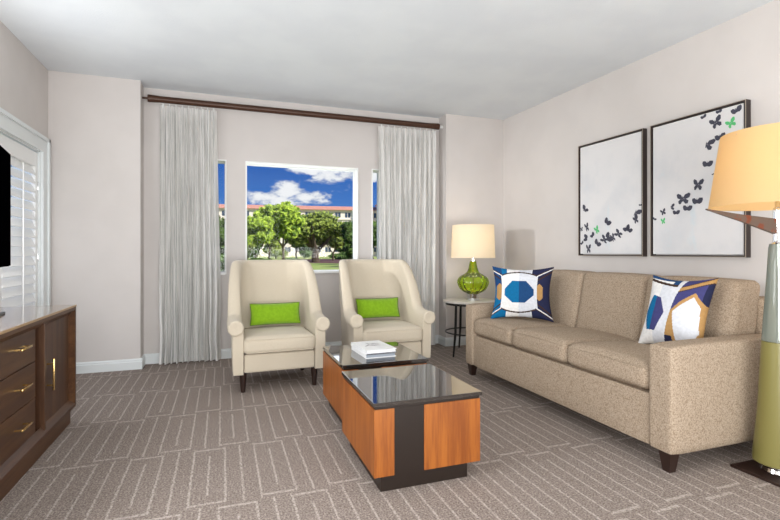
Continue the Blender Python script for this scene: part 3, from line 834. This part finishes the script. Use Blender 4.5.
P1 = [(.08, .60, .045, 60, 'side', 1, .8), (.12, .755, .040, 20, 'open', 1, .5), (.02, .77, .02, 10, 'open', 1, .7), (.30, .785, .036, 30, 'open', 2, .6), (.10, .855, .040, 80, 'flat', 1, .6), (.22, .83, .030, 50, 'flat', 1, .7),
      (.48, .715, .042, -40, 'flat', 1, .7), (.31, .90, .038, -40, 'flat', 1, .8), (.03, .90, .02, 40, 'flat', 1, .8), (.15, .955, .040, 5, 'open', 1, .6), (.43, .875, .042, 60, 'open', 1, .6), (.50, .85, .042, -60, 'flat', 1, .8),
      (.57, .86, .036, 30, 'open', 1, .5), (.66, .83, .042, 60, 'open', 1, .6), (.78, .785, .034, 30, 'flat', 1, .8), (.82, .795, .034, -30, 'flat', 1, .7), (.91, .66, .046, -30, 'side', 1, .9), (.92, .72, .030, 20, 'open', 1, .7), (.985, .60, .012, 0, 'flat', 1, 1)]
P2 = [(.015, .72, .022, -30, 'flat', 1, 1), (.13, .675, .036, 20, 'open', 1, .8), (.13, .745, .034, 10, 'open', 2, .7), (.23, .645, .036, 10, 'side', 1, 1), (.29, .685, .040, 0, 'flat', 1, .8), (.37, .59, .060, 0, 'open', 1, 1.1), (.42, .66, .050, -5, 'flat', 1, .8),
      (.53, .615, .055, 0, 'flat', 1, .8), (.54, .50, .060, -5, 'open', 1, .8), (.64, .36, .052, -5, 'flat', 1, .8), (.63, .225, .058, -10, 'side', 1, 1.2), (.73, .085, .058, 20, 'open', 1, .9), (.77, .19, .05, 10, 'flat', 1, .8), (.88, .115, .046, 25, 'open', 2, .9), (.93, .035, .050, 20, 'flat', 1, .8), (.76, .012, .03, 10, 'flat', 1, .8), (.60, .02, .03, 20, 'flat', 1, .8), (.70, .44, .012, 20, 'flat', 1, .8)]
picture(2.985, 3.71, 'framed butterfly print, mostly blank above, flock along its bottom edge, hanging above the sofa', P1, 1.5)
picture(2.184, 2.915, 'framed butterfly print with the flock rising to its top right, partly behind the floor lamp', P2, 1.0)

# ============================================================ DRESSER
dy0, dy1, dx0, dx1, DH = 1.87, 3.60, -1.445, -.90, .766
r = empty('dresser', (-1.185, 2.735, 0), 0, 'long dark walnut dresser with brass pulls against the left wall', 'dresser')
def D(x0, x1, y0, y1, z0, z1, **k): return B(x0 + 1.185, x1 + 1.185, y0 - 2.735, y1 - 2.735, z0, z1, **k)
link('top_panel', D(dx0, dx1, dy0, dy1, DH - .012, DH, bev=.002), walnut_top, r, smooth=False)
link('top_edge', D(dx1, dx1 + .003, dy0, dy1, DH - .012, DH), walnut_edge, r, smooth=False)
bm = bmesh.new()
def DB(x0, x1, y0, y1, z0, z1, **k): box(bm, x0 + 1.185, x1 + 1.185, y0 - 2.735, y1 - 2.735, z0, z1, **k)
zt = DH - .012; zb = .105
DB(dx0, dx1, dy1 - .018, dy1, zb, zt); DB(dx0, dx1, dy0, dy0 + .018, zb, zt)
DB(dx0, dx1, dy0 + .018, dy1 - .018, zt - .020, zt); DB(dx0, dx1, dy0 + .018, dy1 - .018, zb, zb + .022)
DB(dx0, dx0 + .01, dy0 + .018, dy1 - .018, zb + .022, zt - .02)
link('case', bm, walnut_h, r, smooth=False)
# inner bevelled surround, tilted back towards the fronts
bm = bmesh.new()
def strip(a, b, c, d): bm.faces.new([bm.verts.new((p[0] + 1.185, p[1] - 2.735, p[2])) for p in (a, b, c, d)])
xi = dx1 - .030; bv = .030
posts = [(dy0 + .018, 2.31), (2.415, 2.99), (3.085, dy1 - .018)]
for (a, b) in ((dy0 + .018, dy1 - .018),):
    z1_, z0_ = zt - .020, zb + .022
    strip((dx1, a, z1_), (dx1, b, z1_), (xi, b - bv, z1_ - bv), (xi, a + bv, z1_ - bv)); strip((dx1, a, z0_), (dx1, b, z0_), (xi, b - bv, z0_ + bv), (xi, a + bv, z0_ + bv))
    strip((dx1, b, z0_), (dx1, b, z1_), (xi, b - bv, z1_ - bv), (xi, b - bv, z0_ + bv)); strip((dx1, a, z0_), (dx1, a, z1_), (xi, a + bv, z1_ - bv), (xi, a + bv, z0_ + bv))
link('bevelled_surround', bm, walnut_h, r, smooth=False)
for (a, b) in ((2.31, 2.41), (2.985, 3.085)):
    link('divider', D(dx0 + .02, dx1 - .010, a + .066, b - .010, zb + .022, zt - .02, bev=.002), walnut, r, smooth=False)
    link('recess_strip', D(dx0 + .02, dx1 - .055, a, b, zb + .022, zt - .02), gap_m, r, smooth=False)
link('inner_case', D(dx0 + .01, dx1 - .07, dy0 + .02, dy1 - .02, zb + .022, zt - .02), gap_m, r, smooth=False)
fz0, fz1 = zb + .045, zt - .028
def pull(par, y, z, vert=False):
    bm = bmesh.new(); x = dx1 - .030 + 1.185; l = .065
    if vert:
        box(bm, x + .028, x + .038, y - .006 - 2.735, y + .006 - 2.735, z - .09, z + .09, .002)
        for s in (-1, 1): box(bm, x, x + .028, y - .004 - 2.735, y + .004 - 2.735, z + s * .06 - .004, z + s * .06 + .004)
    else:
        box(bm, x + .028, x + .038, y - l - 2.735, y + l - 2.735, z - .006, z + .006, .002)
        for s in (-1, 1): box(bm, x, x + .028, y + s * .05 - .004 - 2.735, y + s * .05 + .004 - 2.735, z - .004, z + .004)
    link('handle', bm, brass, par)
for k in range(3):
    h = (fz1 - fz0) / 3; z0 = fz0 + k * h
    d_ = link('drawer', D(dx0 + .05, dx1 - .030, 2.415, 2.982, z0 + .002, z0 + h - .002, bev=.001), walnut_h, r, smooth=False)
    pull(d_, 2.765, z0 + h * .56)
for a, b, yh in ((3.075, dy1 - .048, 3.155), (dy0 + .048, 2.31, 2.20)):
    d_ = link('cabinet_door', D(dx0 + .05, dx1 - .030, a, b, fz0 + .002, fz1 - .002, bev=.001), walnut, r, smooth=False)
    pull(d_, yh, (fz0 + fz1) / 2 - .02, True)
link('plinth', D(dx0 + .02, dx1 - .028, dy0 + .03, dy1 - .012, 0, zb), walnut_h, r, smooth=False)

# ============================================================ TELEVISION
ang = -math.atan2(.229, 1.26)   # turned a little towards the armchairs
tvw, tvh = 1.28, .722
d = Vector((.229, -1.26, 0)).normalized()
far = Vector((-1.30, 3.70, 0)); c = far + d * tvw / 2
r = empty('television', (c.x, c.y, DH), math.atan2(d.x, -d.y), 'black flat television standing on the dresser, only its far edge in view', 'television')
link('screen', B(-.012, .012, -tvw / 2, tvw / 2, 1.022 - DH, 1.742 - DH, bev=.003), tv_black, r, smooth=False)
link('bezel', B(-.016, .004, -tvw / 2 - .004, tvw / 2 + .004, 1.018 - DH, 1.746 - DH, bev=.002), tv_black, r, smooth=False)
link('stand_neck', B(-.028, -.008, -.05, .05, .010, .35, bev=.003), black_metal, r)
link('stand_foot', B(-.11, .07, -.12, .12, 0, .012, bev=.004), black_metal, r)

# ============================================================ OUTSIDE
GZ = -.5
lawn = mottled('lawn', srgb(150, 172, 84), srgb(170, 176, 104), .6, .95, 0, lo=.3, hi=.7)
mulch_m = mottled('mulch', srgb(110, 70, 62), srgb(84, 60, 66), 3, .95, 0)
bm = B(-160, 220, 6.0, 330, GZ - .2, GZ); g_ = link('ground_lawn', bm, lawn, smooth=False, kind='structure')
def OUT(u, dist):
    """point on the lawn seen in direction u (tangent from straight out of the window) at a distance"""
    a = math.atan((u - 222) / 472 * 1.0)
    ps = math.atan(168 / 472); al = (u - 390) / 472
    return Vector(((math.sin(ps) + math.cos(ps) * al) * dist, (math.cos(ps) - math.sin(ps) * al) * dist, GZ))
# hotel far behind the trees
wall_h = mottled('cream_render', srgb(242, 230, 218), srgb(236, 222, 210), .3, .9, 0)
roof_h = mottled('terracotta_roof', srgb(216, 156, 134), srgb(204, 138, 116), 1.2, .9, 0)
glass_h, _, _ = pbr('distant_window_glass', srgb(70, 84, 104), .3)
bl = empty('hotel_building', (20, 168, GZ), R(-8), 'long cream five-storey building with a terracotta roof far beyond the trees', 'building')
bm = bmesh.new(); box(bm, -60, 70, 0, 14, 0, 16.6)
for k in range(-8, 11, 4): box(bm, k * 7 - 2.4, k * 7 + 2.4, -1.5, 0, 0, 16.9)
link('wall', bm, wall_h, bl, smooth=False)
bm = bmesh.new()
def hip(x0, x1, y0, y1, z0, h):
    q = min(y1 - y0, x1 - x0) / 2
    v = [bm.verts.new(p) for p in ((x0, y0, z0), (x1, y0, z0), (x1, y1, z0), (x0, y1, z0), (x0 + q, (y0 + y1) / 2, z0 + h), (x1 - q, (y0 + y1) / 2, z0 + h))]
    for f in ((0, 1, 5, 4), (2, 3, 4, 5), (1, 2, 5), (3, 0, 4), (0, 3, 2, 1)): bm.faces.new([v[i] for i in f])
hip(-61, 71, -1, 15, 16.6, 2.0)
for k in range(-8, 11, 4): box(bm, k * 7 - 2.9, k * 7 + 2.9, -2.1, 1.0, 16.9, 17.4)
link('roof', bm, roof_h, bl, smooth=False)
link('tower', B(34, 39, -2.5, 6, 0, 19.0), wall_h, bl, smooth=False)
bm = bmesh.new(); hip(33.4, 39.6, -3.1, 6.6, 19.0, 1.4); link('tower_roof', bm, roof_h, bl, smooth=False)
wm = None; cnt = 0
for ix in range(-7, 13):
    for iz in range(5):
        x = ix * 3.5 + 1.75
        if wm is None:
            bm = bmesh.new(); box(bm, -.95, -.10, -.06, 0, 0, 1.7); box(bm, .10, .95, -.06, 0, 0, 1.7); o = link('window', bm, glass_h, bl, smooth=False); wm = o
        else: o = wm.copy(); COL.objects.link(o); o.parent = bl
        o.location = (x, -1.5 if abs(((ix * 3.5 + 1.75 + 14) % 28) - 14) < 2.4 else 0, 1.6 + iz * 3.1)
bm = bmesh.new()
for iz in range(1, 5): box(bm, -60, 70, -.35, 0, iz * 3.1 + .75, iz * 3.1 + 1.05)
link('balcony_bands', bm, wall_h, bl, smooth=False)

leafA = mottled('leaves_bright', srgb(196, 220, 74), srgb(70, 104, 26), 1.8, .7, 0, lo=.3, hi=.7)  # noise paints sunlit highlights and dark gaps into all three leaf colours
leafB = mottled('leaves_olive', srgb(168, 184, 78), srgb(58, 78, 26), 1.8, .7, 0, lo=.3, hi=.7)
leafC = mottled('leaves_dark', srgb(96, 126, 50), srgb(42, 62, 22), 1.8, .7, 0, lo=.3, hi=.7)
bark = mottled('bark', srgb(98, 82, 68), srgb(66, 54, 44), 6, .9, 0)
def leaves(bm, c, rad, n, s, rnd):
    for _ in range(n):
        while True:
            p = Vector((rnd.uniform(-1, 1), rnd.uniform(-1, 1), rnd.uniform(-1, 1)))
            if p.length < 1 and p.length > .45: break
        p = Vector((p.x * rad[0], p.y * rad[1], p.z * rad[2])) + c
        a = Vector((rnd.gauss(0, 1), rnd.gauss(0, 1), rnd.gauss(0, 1))).normalized(); b = a.orthogonal().normalized()
        k = s * rnd.uniform(.6, 1.3)
        bm.faces.new([bm.verts.new(p + a * k), bm.verts.new(p + b * k * .6), bm.verts.new(p - a * k), bm.verts.new(p - b * k * .6)])
def tree(u, dist, h, w, mat, label, seed, trunk_r=.16, low=.35, clumps=14, forks=2, name='tree', dens=1.0):
    rnd = random.Random(seed); base = OUT(u, dist)
    r = empty(name, base, 0, label, 'tree' if name == 'tree' else 'bush', 'trees beyond the window' if name == 'tree' else 'bushes beyond the window')
    bm = bmesh.new(); top = h * (low + .25)
    split = h * low * .75
    tube(bm, [(0, 0, 0), (.03 * h * rnd.uniform(-1, 1), 0, split * .5), (0, 0, split)], [trunk_r * 1.25, trunk_r, trunk_r * .9], 8)
    for k in range(forks):
        a = rnd.uniform(0, 6.28) if k > 1 else (0 if k else math.pi)
        ex, ey = math.cos(a) * w * .28, math.sin(a) * w * .28
        tube(bm, [(0, 0, split * .95), (ex * .5, ey * .5, split + (h - split) * .22), (ex, ey, split + (h - split) * .6)], [trunk_r * .7, trunk_r * .5, trunk_r * .25], 6)
    link('trunk', bm, bark, r)
    bm = bmesh.new(); zc = h * (1 + low) / 2; hz = h * (1 - low) / 2
    for k in range(clumps):
        a = rnd.uniform(0, 6.28); rr = math.sqrt(rnd.random()) * .68; zz = rnd.uniform(-.75, .72)
        sc = math.sqrt(max(.1, 1 - zz * zz))
        c = Vector((math.cos(a) * rr * w / 2 * sc, math.sin(a) * rr * w / 2 * sc, zc + zz * hz))
        q = rnd.uniform(.30, .46)
        leaves(bm, c, (w / 2 * q, w / 2 * q, hz * q * .8), int(170 * dens), .27 * (dist / 55), rnd)
    link('crown', bm, mat, r, smooth=False)
    return r
tree(316, 74, 7.9, 11.4, leafB, 'broad olive-green spreading oak with a forked pale trunk in the middle of the view', 21, .55, .30, 28, 4, dens=1.3)
tree(283, 56, 7.6, 6.0, leafA, 'tallest bright green tree just left of the oak, rising over the roofline', 5, .16, .40, 20, 3)
tree(270, 60, 7.4, 4.4, leafA, 'bright green tree with a slim trunk beside the tallest one', 8, .13, .38, 14, 3)
tree(256, 52, 5.6, 4.6, leafA, 'bright green tree at the left edge of the picture window', 13, .13, .30, 16, 2)
tree(297, 80, 8.4, 5.0, leafB, 'olive green tree showing between the tallest tree and the oak', 14, .14, .35, 14, 2)
tree(333, 88, 6.2, 6.0, leafB, 'darker olive tree behind the right side of the oak', 17, .16, .30, 16, 3)
tree(352, 60, 5.6, 3.2, leafC, 'dark green upright tree at the right edge of the picture window', 19, .14, .12, 18, 2)
tree(219, 42, 5.2, 5.2, leafC, 'dark green tree seen through the narrow left window', 23, .14, .15, 20, 2)
tree(376, 50, 5.6, 5.0, leafC, 'dark green tree seen through the narrow right window', 29, .14, .10, 20, 2)
tree(240, 64, 6.0, 5.5, leafB, 'olive tree behind the pier between the narrow left and picture windows', 31, .14, .25, 12, 2)
for k_, (u_, h_, m_, d_) in enumerate(((247, 4.6, leafC, 96), (276, 4.6, leafB, 112), (304, 5.0, leafC, 118), (349, 5.2, leafC, 110))):
    tree(u_, d_, h_, 6.6, m_, ['low round tree far back, at the left edge of the picture window', 'low round olive tree far back, behind the slim left trunks', 'low dark tree far back, just left of the forked oak trunk', 'dark tree far back at the right edge of the picture window'][k_], 60 + k_, .2, .12, 12, 2, dens=.7)
tree(258, 40, 1.15, 3.2, leafC, 'low dark shrub at the foot of the left trees', 33, .05, .02, 10, 2, 'bush', .8)
tree(289, 42, 1.0, 2.8, leafC, 'low dark shrub left of the forked oak trunk', 35, .05, .02, 10, 2, 'bush', .8)
tree(344, 100, 1.5, 6.0, leafC, 'low dark shrub right of the forked oak trunk', 37, .05, .02, 10, 2, 'bush', .8)
tree(221, 28, 1.5, 3.2, leafC, 'low shrub outside the narrow left window', 39, .05, .02, 10, 2, 'bush', .8)
bm = bmesh.new(); c = OUT(334, 86)
ring = [bm.verts.new((c.x + 9 * math.cos(i / 24 * 2 * math.pi) * (1 + .1 * math.sin(3 * i)), c.y + 22 * math.sin(i / 24 * 2 * math.pi), GZ + .02)) for i in range(24)]
top = bm.faces.new(ring); low = [bm.verts.new(v.co - Vector((0, 0, .04))) for v in ring]
for i in range(24): bm.faces.new((ring[i], low[i], low[(i + 1) % 24], ring[(i + 1) % 24]))
link('mulch_bed', bm, mulch_m, smooth=False, kind='structure')
